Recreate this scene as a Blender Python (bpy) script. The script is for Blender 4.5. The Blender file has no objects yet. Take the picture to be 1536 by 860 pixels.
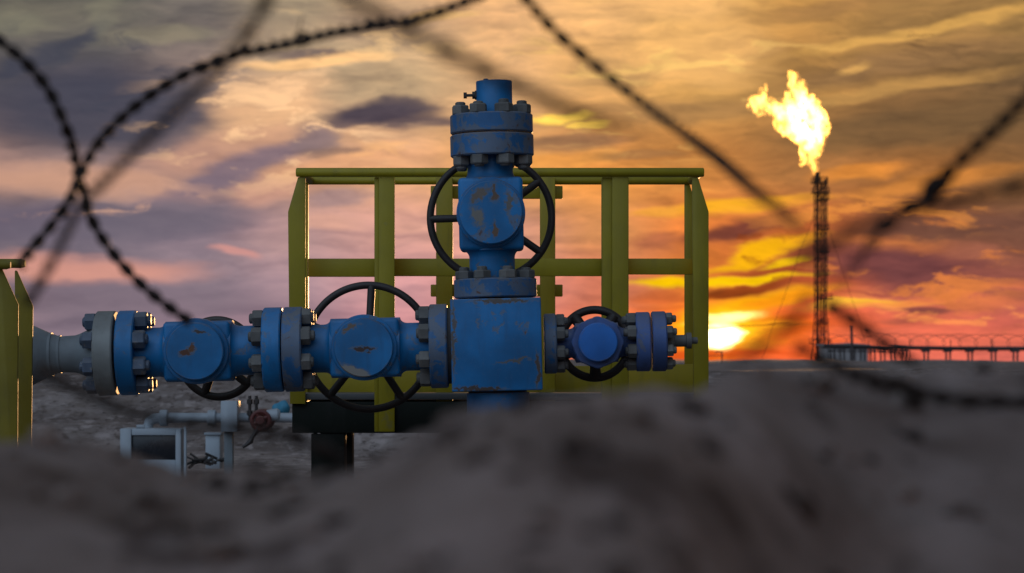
import bpy, bmesh, math, random
from mathutils import Vector, Matrix, noise
random.seed(7)
PI = math.pi
C = bpy.context.scene.collection
SC = bpy.context.scene

# ------------------------------------------------------------------ camera
F = 3856.0            # focal length in photo pixels (photo 1536 wide)
HY, CX = 548.0, 768.0 # horizon row, centre column
ZC = 0.55             # lens height above the pad
cam = bpy.data.cameras.new("camera")
camo = bpy.data.objects.new("camera", cam); C.objects.link(camo)
camo.location = (0, 0, ZC); camo.rotation_euler = (PI/2, 0, 0)
cam.sensor_width = 36.0; cam.lens = 36.0*F/1536.0
cam.shift_y = (HY-430.0)/1536.0
cam.clip_start = 0.02; cam.clip_end = 9000
cam.dof.use_dof = True; cam.dof.focus_distance = 7.95
cam.dof.aperture_fstop = 8.4
SC.camera = camo
SC.view_settings.view_transform = 'Standard'; SC.view_settings.look = 'None'
SC.view_settings.exposure = 0.0; SC.view_settings.gamma = 1.0
SC.view_settings.use_curve_mapping = False

# ------------------------------------------------------------------ node helpers
def lin(c, k=1.0):
    f = lambda v: (v/12.92 if v <= .04045 else ((v+.055)/1.055)**2.4)
    return tuple(f(v/255.0)*k for v in c) + (1.0,)

class NT:
    def __init__(s, nt): s.nt = nt; s.n = nt.nodes; s.l = nt.links
    def put(s, inp, v):
        if isinstance(v, bpy.types.NodeSocket): s.l.new(v, inp)
        elif v is not None: inp.default_value = v
    def m(s, op, a, b=None, c=None, clamp=False):
        n = s.n.new('ShaderNodeMath'); n.operation = op; n.use_clamp = clamp
        for i, v in enumerate((a, b, c)): s.put(n.inputs[i], v)
        return n.outputs[0]
    def vm(s, op, a, b=None, scale=None):
        n = s.n.new('ShaderNodeVectorMath'); n.operation = op
        s.put(n.inputs[0], a); s.put(n.inputs[1], b)
        if scale is not None: s.put(n.inputs['Scale'], scale)
        return n.outputs['Value'] if op in ('LENGTH', 'DOT_PRODUCT') else n.outputs[0]
    def mix(s, f, a, b, mode='MIX'):
        n = s.n.new('ShaderNodeMix'); n.data_type = 'RGBA'; n.blend_type = mode
        s.put(n.inputs[0], f); s.put(n.inputs[6], a); s.put(n.inputs[7], b)
        return n.outputs[2]
    def noise(s, vec, scale, detail=4, rough=.55, dist=0.0, out='Fac'):
        n = s.n.new('ShaderNodeTexNoise'); n.inputs['Scale'].default_value = scale
        n.inputs['Detail'].default_value = detail; n.inputs['Roughness'].default_value = rough
        n.inputs['Distortion'].default_value = dist
        s.put(n.inputs['Vector'], vec); return n.outputs[out]
    def ss(s, v, a, b, lo=0.0, hi=1.0):
        n = s.n.new('ShaderNodeMapRange'); n.interpolation_type = 'SMOOTHSTEP'
        s.put(n.inputs[0], v)
        for i, x in enumerate((a, b, lo, hi)): n.inputs[i+1].default_value = x
        return n.outputs[0]
    def comb(s, x, y, z=0.0):
        n = s.n.new('ShaderNodeCombineXYZ')
        for i, v in enumerate((x, y, z)): s.put(n.inputs[i], v)
        return n.outputs[0]
    def sep(s, v):
        n = s.n.new('ShaderNodeSeparateXYZ'); s.put(n.inputs[0], v); return n.outputs
    def mapp(s, v, loc=(0,0,0), rot=(0,0,0), sc=(1,1,1), kind='POINT'):
        n = s.n.new('ShaderNodeMapping'); n.vector_type = kind; s.put(n.inputs[0], v)
        n.inputs[1].default_value = loc; n.inputs[2].default_value = rot; n.inputs[3].default_value = sc
        return n.outputs[0]
    def ramp(s, f, stops, interp='LINEAR'):
        n = s.n.new('ShaderNodeValToRGB'); r = n.color_ramp; r.interpolation = interp
        while len(r.elements) > 1: r.elements.remove(r.elements[-1])
        r.elements[0].position = stops[0][0]; r.elements[0].color = stops[0][1]
        for p, c in stops[1:]:
            e = r.elements.new(p); e.color = c
        s.put(n.inputs[0], f); return n.outputs[0]

# ------------------------------------------------------------------ sky
# sun stands low, right of the well: azimuth 4.75 deg right of +Y
SUN_AZ = math.radians(4.75); SUN_EL = math.radians(1.1)
W = bpy.data.worlds.new("World"); SC.world = W; W.use_nodes = True
W.node_tree.nodes.clear()
N = NT(W.node_tree)
tc = N.n.new('ShaderNodeTexCoord')
x, y, z = N.sep(tc.outputs['Generated'])
az = N.m('ARCTAN2', x, y); el = N.m('ARCSINE', z)
sx = N.m('MULTIPLY_ADD', az, 3.856, 0.768)       # azimuth, in steps of 1/3.856 rad
sy = N.m('MULTIPLY_ADD', el, -3.856, 0.548)      # falls with elevation
P0 = N.comb(sx, sy)
wst = N.mapp(P0, sc=(3.2, 9.0, 1))
w1 = N.vm('SUBTRACT', N.noise(wst, 1.0, 2, .5, out='Color'), (.5, .5, .5))
w2 = N.vm('SUBTRACT', N.noise(N.mapp(P0, loc=(3, 1, 0), rot=(0, 0, .12), sc=(9, 26, 1)), 1.0, 6, .52, out='Color'), (.5, .5, .5))
Pw = N.vm('ADD', P0, N.vm('MULTIPLY', w1, (.07, .026, 0)))
P = N.vm('ADD', Pw, N.vm('MULTIPLY', w2, (.10, .036, 0)))
px_, py_, _ = N.sep(Pw)
XS = [0, 150, 300, 450, 600, 750, 900, 1050, 1200, 1350, 1536]
rows = [
 (20, [(100,96,88),(104,100,92),(116,108,102),(170,150,122),(188,154,122),(226,174,122),(238,182,118),(240,184,108),(212,156,84),(172,130,76),(160,122,72)]),
 (130,[(88,84,88),(86,82,90),(140,122,115),(194,165,130),(192,162,126),(206,162,118),(216,162,100),(206,154,84),(168,124,70),(132,98,62),(112,86,58)]),
 (260,[(160,128,120),(146,124,122),(158,130,126),(208,158,128),(222,165,124),(225,160,90),(228,148,72),(205,132,66),(160,108,62),(160,104,56),(132,92,56)]),
 (350,[(112,102,112),(120,108,120),(130,114,126),(172,138,138),(205,152,142),(215,152,126),(225,150,92),(225,126,58),(190,100,50),(140,84,60),(122,80,62)]),
 (430,[(132,112,120),(126,112,124),(134,118,130),(160,132,142),(202,148,150),(214,144,134),(225,130,98),(238,132,50),(200,92,50),(158,84,72),(150,84,72)]),
 (500,[(130,112,124),(130,114,126),(140,118,130),(164,130,140),(200,140,144),(215,134,122),(232,122,82),(240,112,40),(232,96,50),(226,106,80),(202,98,82)]),
 (550,[(138,112,124),(138,114,126),(142,114,126),(165,128,138),(195,132,136),(212,126,112),(232,116,76),(230,92,30),(234,96,56),(232,112,90),(205,104,92)])]
uf = N.m('DIVIDE', px_, 1.536, clamp=True)
col = None
for i, (py, cs) in enumerate(rows):
    r = N.ramp(uf, [(XS[k]/1536.0, lin(cs[k])) for k in range(11)], 'EASE')
    if col is None: col = r
    else: col = N.mix(N.ss(py_, rows[i-1][0]/1000.0, py/1000.0), col, r)
# streaky cloud texture over all of it
t1 = N.noise(N.mapp(P, rot=(0, 0, .10), sc=(5.0, 26.0, 1)), 1.0, 7, .58)
t2 = N.noise(N.mapp(P, loc=(7, 2, 0), rot=(0, 0, .14), sc=(2.2, 11.0, 1)), 1.0, 4, .5)
col = N.mix(1.0, col, N.ramp(t1, [(.25, (.66, .66, .70, 1)), (.46, (1, 1, 1, 1)), (.72, (1.38, 1.32, 1.26, 1))]), 'MULTIPLY')
col = N.mix(1.0, col, N.ramp(t2, [(.3, (.76, .76, .82, 1)), (.5, (1, 1, 1, 1)), (.7, (1.16, 1.14, 1.08, 1))]), 'MULTIPLY')
# single clouds and breaks between them: (x, y, half length, half height, tilt, colour, opacity, [soft, gain])
clouds = [
 (150,175,250,80,0,(70,70,84),.9), (60,100,120,17,-22,(66,68,82),.75), (125,75,60,14,-48,(70,72,84),.6),
 (30,45,60,26,0,(132,128,108),.6), (150,35,22,46,10,(132,127,108),.5), (240,62,100,14,-3,(150,140,116),.55),
 (120,278,210,30,4,(206,156,130),.85), (400,165,120,62,-25,(240,186,138),.8), (330,232,170,36,-12,(204,152,126),.65),
 (365,255,190,23,-22,(122,106,120),.85), (470,215,50,26,0,(140,118,118),.75), (50,338,170,36,0,(106,96,112),.75),
 (130,402,200,25,3,(220,154,136),.85), (230,338,230,34,-6,(110,102,115),.7), (240,452,280,36,0,(130,113,124),.6), (355,383,42,10,10,(220,152,142),.75), (410,290,70,28,-8,(216,160,136),.7),
 (480,92,125,12,-3,(250,196,134),.95,.55,1.1), (452,80,75,10,0,(116,98,94),.85),
 (580,172,112,23,-3,(76,67,78),.98,.4,1), (635,188,80,14,-4,(92,78,84),.85), (530,186,50,9,-6,(100,84,88),.7), (610,158,60,9,2,(84,74,82),.7), (650,30,70,10,-5,(242,192,120),.6),
 (530,255,130,30,-5,(232,168,120),.6), (510,303,70,13,-6,(160,132,134),.65), (500,336,56,17,0,(224,168,146),.75),
 (615,335,46,13,0,(224,166,144),.6), (500,232,60,7,0,(120,98,92),.6),
 (845,176,52,8,-5,(255,206,84),.6,.55,1.15), (868,185,32,5,-3,(255,205,90),1,.55,1.15),
 (850,212,115,19,-6,(132,98,76),.75), (1000,168,210,26,-2,(160,120,78),.6), (930,105,150,25,-4,(188,148,98),.5),
 (830,243,100,12,-3,(238,158,76),.7), (960,232,80,10,-5,(150,108,70),.6),
 (1060,88,125,58,0,(248,188,114),.7), (1000,18,120,28,0,(250,190,120),.55), (1240,18,120,18,-9,(166,122,74),.7),
 (1380,52,220,12,-11,(232,176,92),.7), (1350,100,250,22,-9,(152,114,74),.75), (1280,106,42,8,-5,(230,174,96),.75),
 (1340,136,200,13,-8,(200,150,84),.7), (1385,198,250,56,-4,(116,88,58),.85), (1230,215,60,30,0,(130,96,60),.6),
 (1280,264,80,12,-4,(232,144,60),.85), (1385,280,170,16,-9,(212,134,60),.75), (1420,345,190,26,-4,(112,74,60),.8),
 (1330,365,110,13,5,(214,122,66),.7), (1340,398,170,38,5,(108,62,64),.88), (1470,384,62,15,10,(172,102,78),.6),
 (1470,450,150,20,-12,(212,108,76),.6), (1300,458,115,8,-3,(254,168,66),.95), (1270,456,60,6,-4,(255,190,60),.9), (1410,445,130,8,-9,(232,126,72),.75),
 (1370,466,64,6,0,(124,70,64),.8), (1500,440,85,9,5,(146,82,70),.7), (1340,482,50,5,0,(150,80,66),.6), (1400,506,260,18,0,(230,112,84),.6),
 (1110,312,130,17,-6,(252,178,36),.9), (985,322,56,13,-4,(248,168,62),.8), (1110,352,105,19,-12,(112,58,50),.92), (985,365,60,16,-6,(170,96,70),.7),
 (1140,380,110,13,-16,(255,184,16),.95), (1170,392,44,8,-10,(255,206,0),.9), (1150,405,70,8,-3,(160,74,36),.8),
 (1110,419,130,8,-5,(255,200,10),1), (995,424,66,12,-5,(255,202,0),.95), (1110,437,90,11,-7,(116,52,22),.95), (985,448,60,12,-4,(200,96,50),.7),
 (1115,462,140,18,-13,(255,182,8),.95), (1175,450,60,10,-12,(250,150,20),.7), (990,490,60,30,0,(236,110,46),.6),
 (1100,496,120,40,0,(255,170,0),.92,.1,1.1), (1190,498,60,18,-14,(196,74,26),.8), (1172,478,50,7,-8,(190,70,20),.7),
 (1120,500,230,70,0,(255,110,22),.5,.0,1.1), (1095,494,85,46,0,(255,200,30),.85,.1,1.5), (1098,477,60,10,-6,(255,232,140),1,.3,2.0), (1086,508,38,24,0,(255,232,150),1,.0,12.0),
 (1130,491,110,2.4,-2,(150,74,16),.8), (1100,533,120,7,0,(226,84,26),.85), (842,174,50,8,-5,(255,208,90),1,.6,1.25), (868,186,32,5,-3,(255,205,90),1,.6,1.2)]
for ci, c in enumerate(clouds):
    if ci % 18 == 17:   # keeps the node chain in order, so that it stays small enough for the renderer
        P = N.vm('ADD', P, N.vm('SCALE', col, scale=1e-9))
    cx, cy, rx, ry, an, rgb, op = c[:7]
    soft, gain = (c[7], c[8]) if len(c) > 7 else (.35, 1.0)
    d = N.vm('LENGTH', N.mapp(P, loc=(cx/1000, cy/1000, 0), rot=(0, 0, math.radians(an)), sc=(rx/1000, ry/1000, 1e6), kind='TEXTURE'))
    col = N.mix(N.ss(d, 1.15, soft, 0.0, op), col, lin(rgb, gain))
P = N.vm('ADD', P, N.vm('SCALE', col, scale=1e-9))
for k, (cx, cy, rx, ry, sc_, tl, th, rgb, op, gain) in enumerate([
        (410,190,270,130,(5,19),-.28,.53,(250,200,150),.75,1.1), (120,120,240,110,(5,16),-.5,.56,(66,68,82),.7,1),
        (560,60,260,60,(5,24),-.06,.55,(246,200,140),.6,1.05), (1000,120,330,150,(4,20),-.1,.56,(255,206,116),.55,1.05),
        (1360,110,260,110,(4,22),-.14,.54,(112,84,56),.6,1), (1370,400,240,110,(5,24),.06,.55,(238,136,62),.7,1),
        (1300,320,260,60,(5,24),-.1,.55,(240,150,66),.65,1), (1380,470,240,50,(7,34),-.04,.54,(252,150,80),.7,1.05),
        (1120,400,140,110,(6,26),-.2,.57,(150,66,24),.6,1), (640,240,240,60,(5,22),-.05,.55,(250,186,124),.6,1.05),
        (130,300,260,50,(4,20),.05,.54,(236,180,146),.6,1), (900,290,240,90,(4,22),-.06,.56,(250,170,80),.55,1)]):
    d = N.vm('LENGTH', N.mapp(P0, loc=(cx/1000, cy/1000, 0), sc=(rx/1000, ry/1000, 1e6), kind='TEXTURE'))
    nz = N.noise(N.mapp(P, loc=(k*3.1, k*1.7, 0), rot=(0, 0, -tl), sc=(sc_[0]*1.15, sc_[1], 1)), 1.0, 8, .63, .35)
    f = N.m('MULTIPLY', N.ss(d, 1.0, .3, 0, op), N.ss(nz, th-.015, th+.065))
    col = N.mix(f, col, lin(rgb, gain))
    if k % 3 == 2: P = N.vm('ADD', P, N.vm('SCALE', col, scale=1e-9)); P0 = N.vm('ADD', P0, N.vm('SCALE', col, scale=1e-9))
fine = N.noise(N.mapp(P, loc=(2, 9, 0), rot=(0, 0, .1), sc=(16, 70, 1)), 1.0, 5, .6)
col = N.mix(N.ss(N.m('ADD', N.m('MULTIPLY', sx, .8), N.m('MULTIPLY', sy, -1.0)), -.3, .35, .25, 1.0), col, N.ramp(fine, [(.3, (.80, .80, .84, 1)), (.5, (1, 1, 1, 1)), (.72, (1.2, 1.17, 1.12, 1))]), 'MULTIPLY')
# away from the sunset the sky is broken blue-grey cloud, plus an added fill glow high behind the camera
cl = N.noise(tc.outputs['Generated'], 3.0, 5, .55)
fill_glow = N.ss(N.vm('DOT_PRODUCT', tc.outputs['Generated'], (-.40, -.74, .54)), .42, 1.0)
dome = N.mix(N.ss(cl, .35, .65), (.46, .72, 1.02, 1), (.84, .92, 1.08, 1))
dome = N.vm('SCALE', dome, scale=N.m('MULTIPLY_ADD', fill_glow, 1.12, .05))
away = N.m('MAXIMUM', N.ss(N.m('ABSOLUTE', az), .28, 1.0), N.ss(el, .16, .7))
col = N.mix(away, col, dome)
bg = N.n.new('ShaderNodeBackground'); N.put(bg.inputs[0], col); bg.inputs[1].default_value = 1.0
sky = N.n.new('ShaderNodeTexSky'); sky.sky_type = 'NISHITA'; sky.sun_disc = False
sky.sun_elevation = SUN_EL; sky.sun_rotation = SUN_AZ; sky.dust_density = 2.0
bg2 = N.n.new('ShaderNodeBackground'); N.put(bg2.inputs[0], sky.outputs[0]); N.put(bg2.inputs[1], N.m('MULTIPLY', away, 0.05))
ad = N.n.new('ShaderNodeAddShader'); N.l.new(bg.outputs[0], ad.inputs[0]); N.l.new(bg2.outputs[0], ad.inputs[1])
wo = N.n.new('ShaderNodeOutputWorld'); N.l.new(ad.outputs[0], wo.inputs[0])
W.cycles.sampling_method = 'MANUAL'; W.cycles.sample_map_resolution = 1024

sl = bpy.data.lights.new("sun", 'SUN'); sl.energy = 3.5; sl.angle = math.radians(0.6); sl.color = (1.0, .52, .2)
so = bpy.data.objects.new("sun", sl); C.objects.link(so)
sd = Vector((math.sin(SUN_AZ)*math.cos(SUN_EL), math.cos(SUN_AZ)*math.cos(SUN_EL), math.sin(SUN_EL)))
so.rotation_euler = sd.to_track_quat('Z', 'Y').to_euler(); so.location = (30, 300, 40)
SC.cycles.volume_step_rate = .25; SC.cycles.max_bounces = 6; SC.cycles.volume_bounces = 0
SC.cycles.sample_clamp_indirect = 4.0
SC.cycles.use_denoising = True

# ------------------------------------------------------------------ materials
def new_mat(name):
    m = bpy.data.materials.new(name); m.use_nodes = True
    n = NT(m.node_tree); b = m.node_tree.nodes['Principled BSDF']
    return m, n, b

def painted(name, base, rough=.45, chips=.35, primer=(.13, .13, .125, 1), dust=.3, patches=(), scale=9.0, var=.25, rustcol=(.085, .035, .014, 1), spec=.4, edge=0.0, edgecol=(.12, .095, .08, 1)):
    """weathered paint: uneven coat, primer showing through, rust, dust on upward faces"""
    m, n, b = new_mat(name)
    tcn = n.n.new('ShaderNodeTexCoord'); o = tcn.outputs['Object']
    oi = n.n.new('ShaderNodeObjectInfo')
    o2 = n.vm('ADD', o, n.comb(n.m('MULTIPLY', oi.outputs['Random'], 13.0), n.m('MULTIPLY', oi.outputs['Random'], 7.0), 0.0))
    big = n.noise(o2, scale*.7, 3, .5)
    mid = n.noise(o2, scale*2.2, 7, .68, .4)
    fin = n.noise(o2, scale*14, 4, .6)
    dark = tuple(v*(1-var) for v in base[:3]) + (1,)
    lite = tuple(min(1, v*(1+var)) for v in base[:3]) + (1,)
    c = n.mix(n.ss(big, .3, .7), dark, lite)
    # grime runs downwards
    run = n.noise(n.mapp(o2, sc=(1, 1, .18)), scale*4, 4, .6)
    c = n.mix(n.ss(run, .5, .78, 0, .45), c, tuple(v*.45+.012 for v in base[:3]) + (1,))
    prim = n.ss(n.m('ADD', mid, n.m('MULTIPLY', n.m('SUBTRACT', big, .5), .5)), .74-chips*.35, .80-chips*.35)
    c = n.mix(n.m('MULTIPLY', prim, .62), c, primer)
    rust = n.ss(mid, .70-chips*.12, .76-chips*.12)
    c = n.mix(n.m('MULTIPLY', rust, .85), c, rustcol)
    if edge > 0:
        bv = n.n.new('ShaderNodeBevel'); bv.samples = 4; bv.inputs['Radius'].default_value = .007
        g0 = n.n.new('ShaderNodeNewGeometry')
        dt = n.vm('DOT_PRODUCT', bv.outputs[0], g0.outputs['Normal'])
        em_ = n.m('MULTIPLY', n.ss(dt, .985, .86), n.ss(n.noise(o2, scale*3.2, 5, .65), .42, .60))
        c = n.mix(n.m('MULTIPLY', em_, edge), c, edgecol)
    for (cx, cz, rx, rz, an, prgb) in patches:
        d = n.vm('LENGTH', n.mapp(n.vm('ADD', o, n.vm('MULTIPLY', n.vm('SUBTRACT', n.noise(o, 45, 5, .65, out='Color'), (.5, .5, .5)), (.055, 0, .05))),
                 loc=(cx, 0, cz), rot=(0, an, 0), sc=(rx, 1e6, rz), kind='TEXTURE'))
        c = n.mix(n.ss(d, 1.5, 1.0, 0, .45), c, primer)
        c = n.mix(n.ss(d, 1.05, .8, 0, .95), c, prgb)
    geo = n.n.new('ShaderNodeNewGeometry'); nz = n.sep(geo.outputs['Normal'])[2]
    c = n.mix(n.m('MULTIPLY', n.ss(nz, .2, .9), n.ss(fin, .25, .7, dust*.5, dust)), c, (.17, .15, .13, 1))
    c = n.mix(n.ss(fin, .55, .8, 0, dust*.4), c, (.2, .18, .16, 1))
    n.put(b.inputs['Base Color'], c)
    n.put(b.inputs['Roughness'], n.m('ADD', n.m('MULTIPLY', mid, .35), rough-.1))
    b.inputs['Specular IOR Level'].default_value = spec
    bp = n.n.new('ShaderNodeBump'); bp.inputs['Strength'].default_value = .25; bp.inputs['Distance'].default_value = .002
    h = n.m('SUBTRACT', n.m('MULTIPLY', fin, .5), n.m('MULTIPLY', prim, .6))
    n.put(bp.inputs['Height'], h); n.l.new(bp.outputs[0], b.inputs['Normal'])
    return m

BLUE = (.005, .135, .345, 1); RUST = (.09, .032, .012, 1)
M = {}
M['blue'] = painted('blue_paint', BLUE, .42, .42, edge=.85)
M['blue_worn'] = painted('worn_blue_paint', (.018, .108, .27, 1), .5, .85, dust=.55, edge=.85)
M['blue_block'] = painted('block_blue_paint', (.003, .125, .33, 1), .45, .34, dust=.4, patches=((-.06, -.134, .075, .007, .03, (.06, .04, .03, 1)), (.02, .133, .09, .006, 0, (.07, .055, .045, 1)), (-.131, .02, .006, .11, 0, (.08, .07, .065, 1)), (.05, -.05, .05, .004, -.1, (.09, .09, .09, 1)), (.125, -.08, .007, .05, 0, (.07, .05, .04, 1))), edge=.85)
M['cap_gouge'] = painted('cap_paint_gouged', BLUE, .42, .30, patches=((0.0, -.004, .033, .007, 0, (.04, .02, .013, 1)), (-.03, -.075, .06, .018, .35, (.2, .19, .17, 1)), (-.04, .06, .03, .008, -.5, (.13, .09, .06, 1))), edge=.85)
M['cap_rust'] = painted('cap_paint_rusted', BLUE, .42, .25, patches=((-.024, -.004, .024, .010, -.25, RUST), (-.006, .010, .010, .012, .5, (.11, .045, .018, 1)), (.018, .060, .022, .006, .3, (.045, .03, .022, 1))), edge=.85)
M['cap_worn'] = painted('cap_paint_worn', (.006, .14, .36, 1), .5, .55, patches=((.012, .06, .009, .028, 0, (.10, .06, .035, 1)), (.012, -.052, .008, .028, 0, (.12, .07, .04, 1)), (-.04, -.012, .018, .03, -.6, (.15, .145, .13, 1)), (-.035, .055, .035, .014, -.7, (.12, .095, .075, 1)), (.055, .03, .012, .035, 0, (.11, .10, .09, 1))), edge=.85)
M['cap_plain'] = painted('cap_paint_plain', (.010, .12, .42, 1), .42, .18, edge=.85)
M['violet'] = painted('violet_blue_paint', (.042, .085, .23, 1), .5, .3, dust=.5, edge=.85)
M['grey'] = painted('grey_primer_steel', (.20, .22, .22, 1), .55, .25, primer=(.2, .2, .19, 1), dust=.45, edge=.85)
M['pipe_grey'] = painted('grey_pipe_steel', (.15, .18, .20, 1), .5, .2, primer=(.18, .19, .19, 1), dust=.3)
M['nut'] = painted('nut_steel', (.10, .10, .097, 1), .55, .45, primer=(.15, .14, .13, 1), dust=.3, scale=18)
M['nut_blue'] = painted('nut_blue_grey', (.07, .10, .15, 1), .5, .5, primer=(.2, .19, .18, 1), dust=.4, scale=18)
M['wheel'] = painted('handwheel_iron', (.022, .016, .015, 1), .45, .2, primer=(.06, .03, .02, 1), dust=.12, scale=14)
M['yellow'] = painted('yellow_paint', (.24, .192, .002, 1), .5, .24, primer=(.2, .17, .06, 1), dust=.12, scale=5, var=.14, edge=.5, edgecol=(.10, .06, .025, 1))
M['yellow_shaded_worn'] = painted('shaded_worn_yellow_paint', (.15, .118, .004, 1), .6, .35, primer=(.10, .085, .04, 1), dust=.15, scale=5, var=.2, edge=.6, edgecol=(.07, .045, .02, 1))  # darker base holds the left railing's shade, with heavier wear
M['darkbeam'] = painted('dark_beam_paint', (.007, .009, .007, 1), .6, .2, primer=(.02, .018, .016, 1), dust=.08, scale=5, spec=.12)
M['deckgrey'] = painted('deck_grating_steel', (.05, .05, .05, 1), .55, .3, dust=.4, scale=6)
M['white'] = painted('white_pipe_paint', (.30, .34, .38, 1), .5, .12, primer=(.3, .3, .3, 1), dust=.25, scale=3, var=.06)
M['red'] = painted('red_wheel_paint', (.10, .018, .015, 1), .5, .35, scale=12)
M['stack'] = painted('sooty_stack_steel', (.02, .013, .010, 1), .8, .3, primer=(.03, .02, .015, 1), dust=.05, scale=.4)
M['wire'] = painted('rusty_wire', (.020, .014, .012, 1), .6, .4, primer=(.05, .03, .02, 1), dust=.1, scale=60)
M['farsteel'] = painted('far_rack_steel', (.045, .035, .035, 1), .7, .2, dust=.1, scale=.6)
M['farwall'] = painted('far_shed_cladding', (.24, .22, .22, 1), .7, .1, dust=.1, scale=.5)
M['tarp'] = painted('blue_tarp', (.03, .19, .30, 1), .6, .05, dust=.1, scale=4)
M['screen'] = painted('dark_panel_glass', (.010, .012, .016, 1), .2, .05, dust=.05, scale=4)
M['trash'] = painted('scrap_steel', (.05, .045, .045, 1), .7, .4, scale=6)

# sand: two tones, dark and pale blotches, gravelly bump
m, n, b = new_mat('sand'); M['sand'] = m
tcn = n.n.new('ShaderNodeTexCoord'); o = tcn.outputs['Object']
a1 = n.noise(o, 1.3, 5, .6); a2 = n.noise(o, 22, 6, .62); a3 = n.noise(o, 140, 5, .65); a4 = n.noise(n.mapp(o, sc=(.25, .25, 1)), .35, 4, .6)
c = n.mix(n.ss(a1, .35, .65), (.125, .098, .090, 1), (.27, .222, .205, 1))
c = n.mix(n.ss(a2, .52, .70, 0, .5), c, (.045, .030, .026, 1))
c = n.mix(n.ss(n.noise(n.mapp(o, loc=(1, 5, 2), sc=(1, .45, 1)), 11, 4, .55), .50, .66, 0, .75), c, (.36, .30, .285, 1))
c = n.mix(n.ss(n.noise(n.mapp(o, loc=(8, 2, 6), sc=(1, .5, 1)), 17, 4, .55), .54, .66, 0, .8), c, (.05, .034, .03, 1))
c = n.mix(n.ss(n.noise(n.mapp(o, loc=(4, 7, 1)), 16, 5, .6), .52, .68, 0, .7), c, (.25, .215, .205, 1))
c = n.mix(n.ss(a3, .55, .75, 0, .45), c, (.20, .175, .155, 1))
c = n.mix(n.ss(n.noise(o, 6.5, 5, .6), .45, .68, 0, .55), c, (.10, .072, .058, 1))
c = n.mix(n.ss(a4, .48, .66, 0, .4), c, (.105, .085, .073, 1))
n.put(b.inputs['Base Color'], c); b.inputs['Roughness'].default_value = .95; b.inputs['Specular IOR Level'].default_value = .15
bp = n.n.new('ShaderNodeBump'); bp.inputs['Strength'].default_value = .6; bp.inputs['Distance'].default_value = .012
n.put(bp.inputs['Height'], n.m('ADD', n.m('MULTIPLY', a2, .8), n.m('MULTIPLY', a3, .25))); n.l.new(bp.outputs[0], b.inputs['Normal'])
m, n, b = new_mat('stone'); M['stone'] = m
tcn = n.n.new('ShaderNodeTexCoord'); o = tcn.outputs['Object']
n.put(b.inputs['Base Color'], n.mix(n.ss(n.noise(o, 26, 3), .42, .62), (.03, .021, .017, 1), (.26, .22, .20, 1))); b.inputs['Roughness'].default_value = .95  # dark tone puts the clods' shadows into the colour, mixed with pale stones

# flame: thin gas that gives off light; deep places add up to white
m = bpy.data.materials.new('flame_gas'); m.use_nodes = True; M['flame'] = m
n = NT(m.node_tree); n.n.clear()
tcn = n.n.new('ShaderNodeTexCoord'); ov = n.mapp(tcn.outputs['Object'], rot=(0, .5, 0), sc=(1.0, 1.0, .62))
fn = n.noise(ov, .55, 5, .62, .6)
em = n.n.new('ShaderNodeEmission'); em.inputs[0].default_value = (1.0, .43, .07, 1); n.put(em.inputs[1], n.ss(fn, .40, .62, .25, 5.5))
ou = n.n.new('ShaderNodeOutputMaterial'); n.l.new(em.outputs[0], ou.inputs['Volume'])

# ------------------------------------------------------------------ mesh helpers
def finish(bm, name, mat, parent=None, sharp=32, smooth=True, loc=None):
    bmesh.ops.recalc_face_normals(bm, faces=bm.faces)
    ang = math.radians(sharp)
    for e in bm.edges:
        if len(e.link_faces) == 2 and e.calc_face_angle(0) > ang: e.smooth = False
    me = bpy.data.meshes.new(name)
    for f in bm.faces: f.smooth = smooth
    bm.to_mesh(me); bm.free()
    if mat is not None: me.materials.append(mat)
    o = bpy.data.objects.new(name, me); C.objects.link(o)
    if parent is not None: o.parent = parent
    if loc is not None: o.location = loc
    return o

def merge(bm, tmp):
    me = bpy.data.meshes.new('tmp'); tmp.to_mesh(me); tmp.free(); bm.from_mesh(me); bpy.data.meshes.remove(me)

def box(bm, x0, x1, y0, y1, z0, z1, bev=0.0, seg=2):
    t = bmesh.new()
    bmesh.ops.create_cube(t, size=1.0)
    for v in t.verts:
        v.co = Vector(((x0+x1)/2+v.co.x*(x1-x0), (y0+y1)/2+v.co.y*(y1-y0), (z0+z1)/2+v.co.z*(z1-z0)))
    if bev > 0: bmesh.ops.bevel(t, geom=list(t.edges), offset=bev, segments=seg, profile=.5, affect='EDGES')
    merge(bm, t)

def axm(axis):
    """matrix taking local +Z to the axis"""
    return {'z': Matrix.Identity(4), 'x': Matrix.Rotation(PI/2, 4, 'Y'), 'y': Matrix.Rotation(-PI/2, 4, 'X')}[axis]

def lathe(bm, prof, axis='z', at=(0, 0, 0), seg=48, close=True, wob=None):
    """prof: (radius, height) along the axis"""
    mt = Matrix.Translation(at) @ axm(axis); t = bmesh.new(); rings = []
    for r, h in prof:
        ring = []
        for k in range(seg):
            a = 2*PI*k/seg; rr = r*(wob(a) if wob else 1)
            ring.append(t.verts.new((rr*math.cos(a), rr*math.sin(a), h)))
        rings.append(ring)
    for i in range(len(rings)-1):
        for k in range(seg):
            t.faces.new((rings[i][k], rings[i][(k+1) % seg], rings[i+1][(k+1) % seg], rings[i+1][k]))
    if close:
        t.faces.new(rings[0][::-1]); t.faces.new(rings[-1])
    bmesh.ops.transform(t, matrix=mt, verts=t.verts); merge(bm, t)

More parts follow.
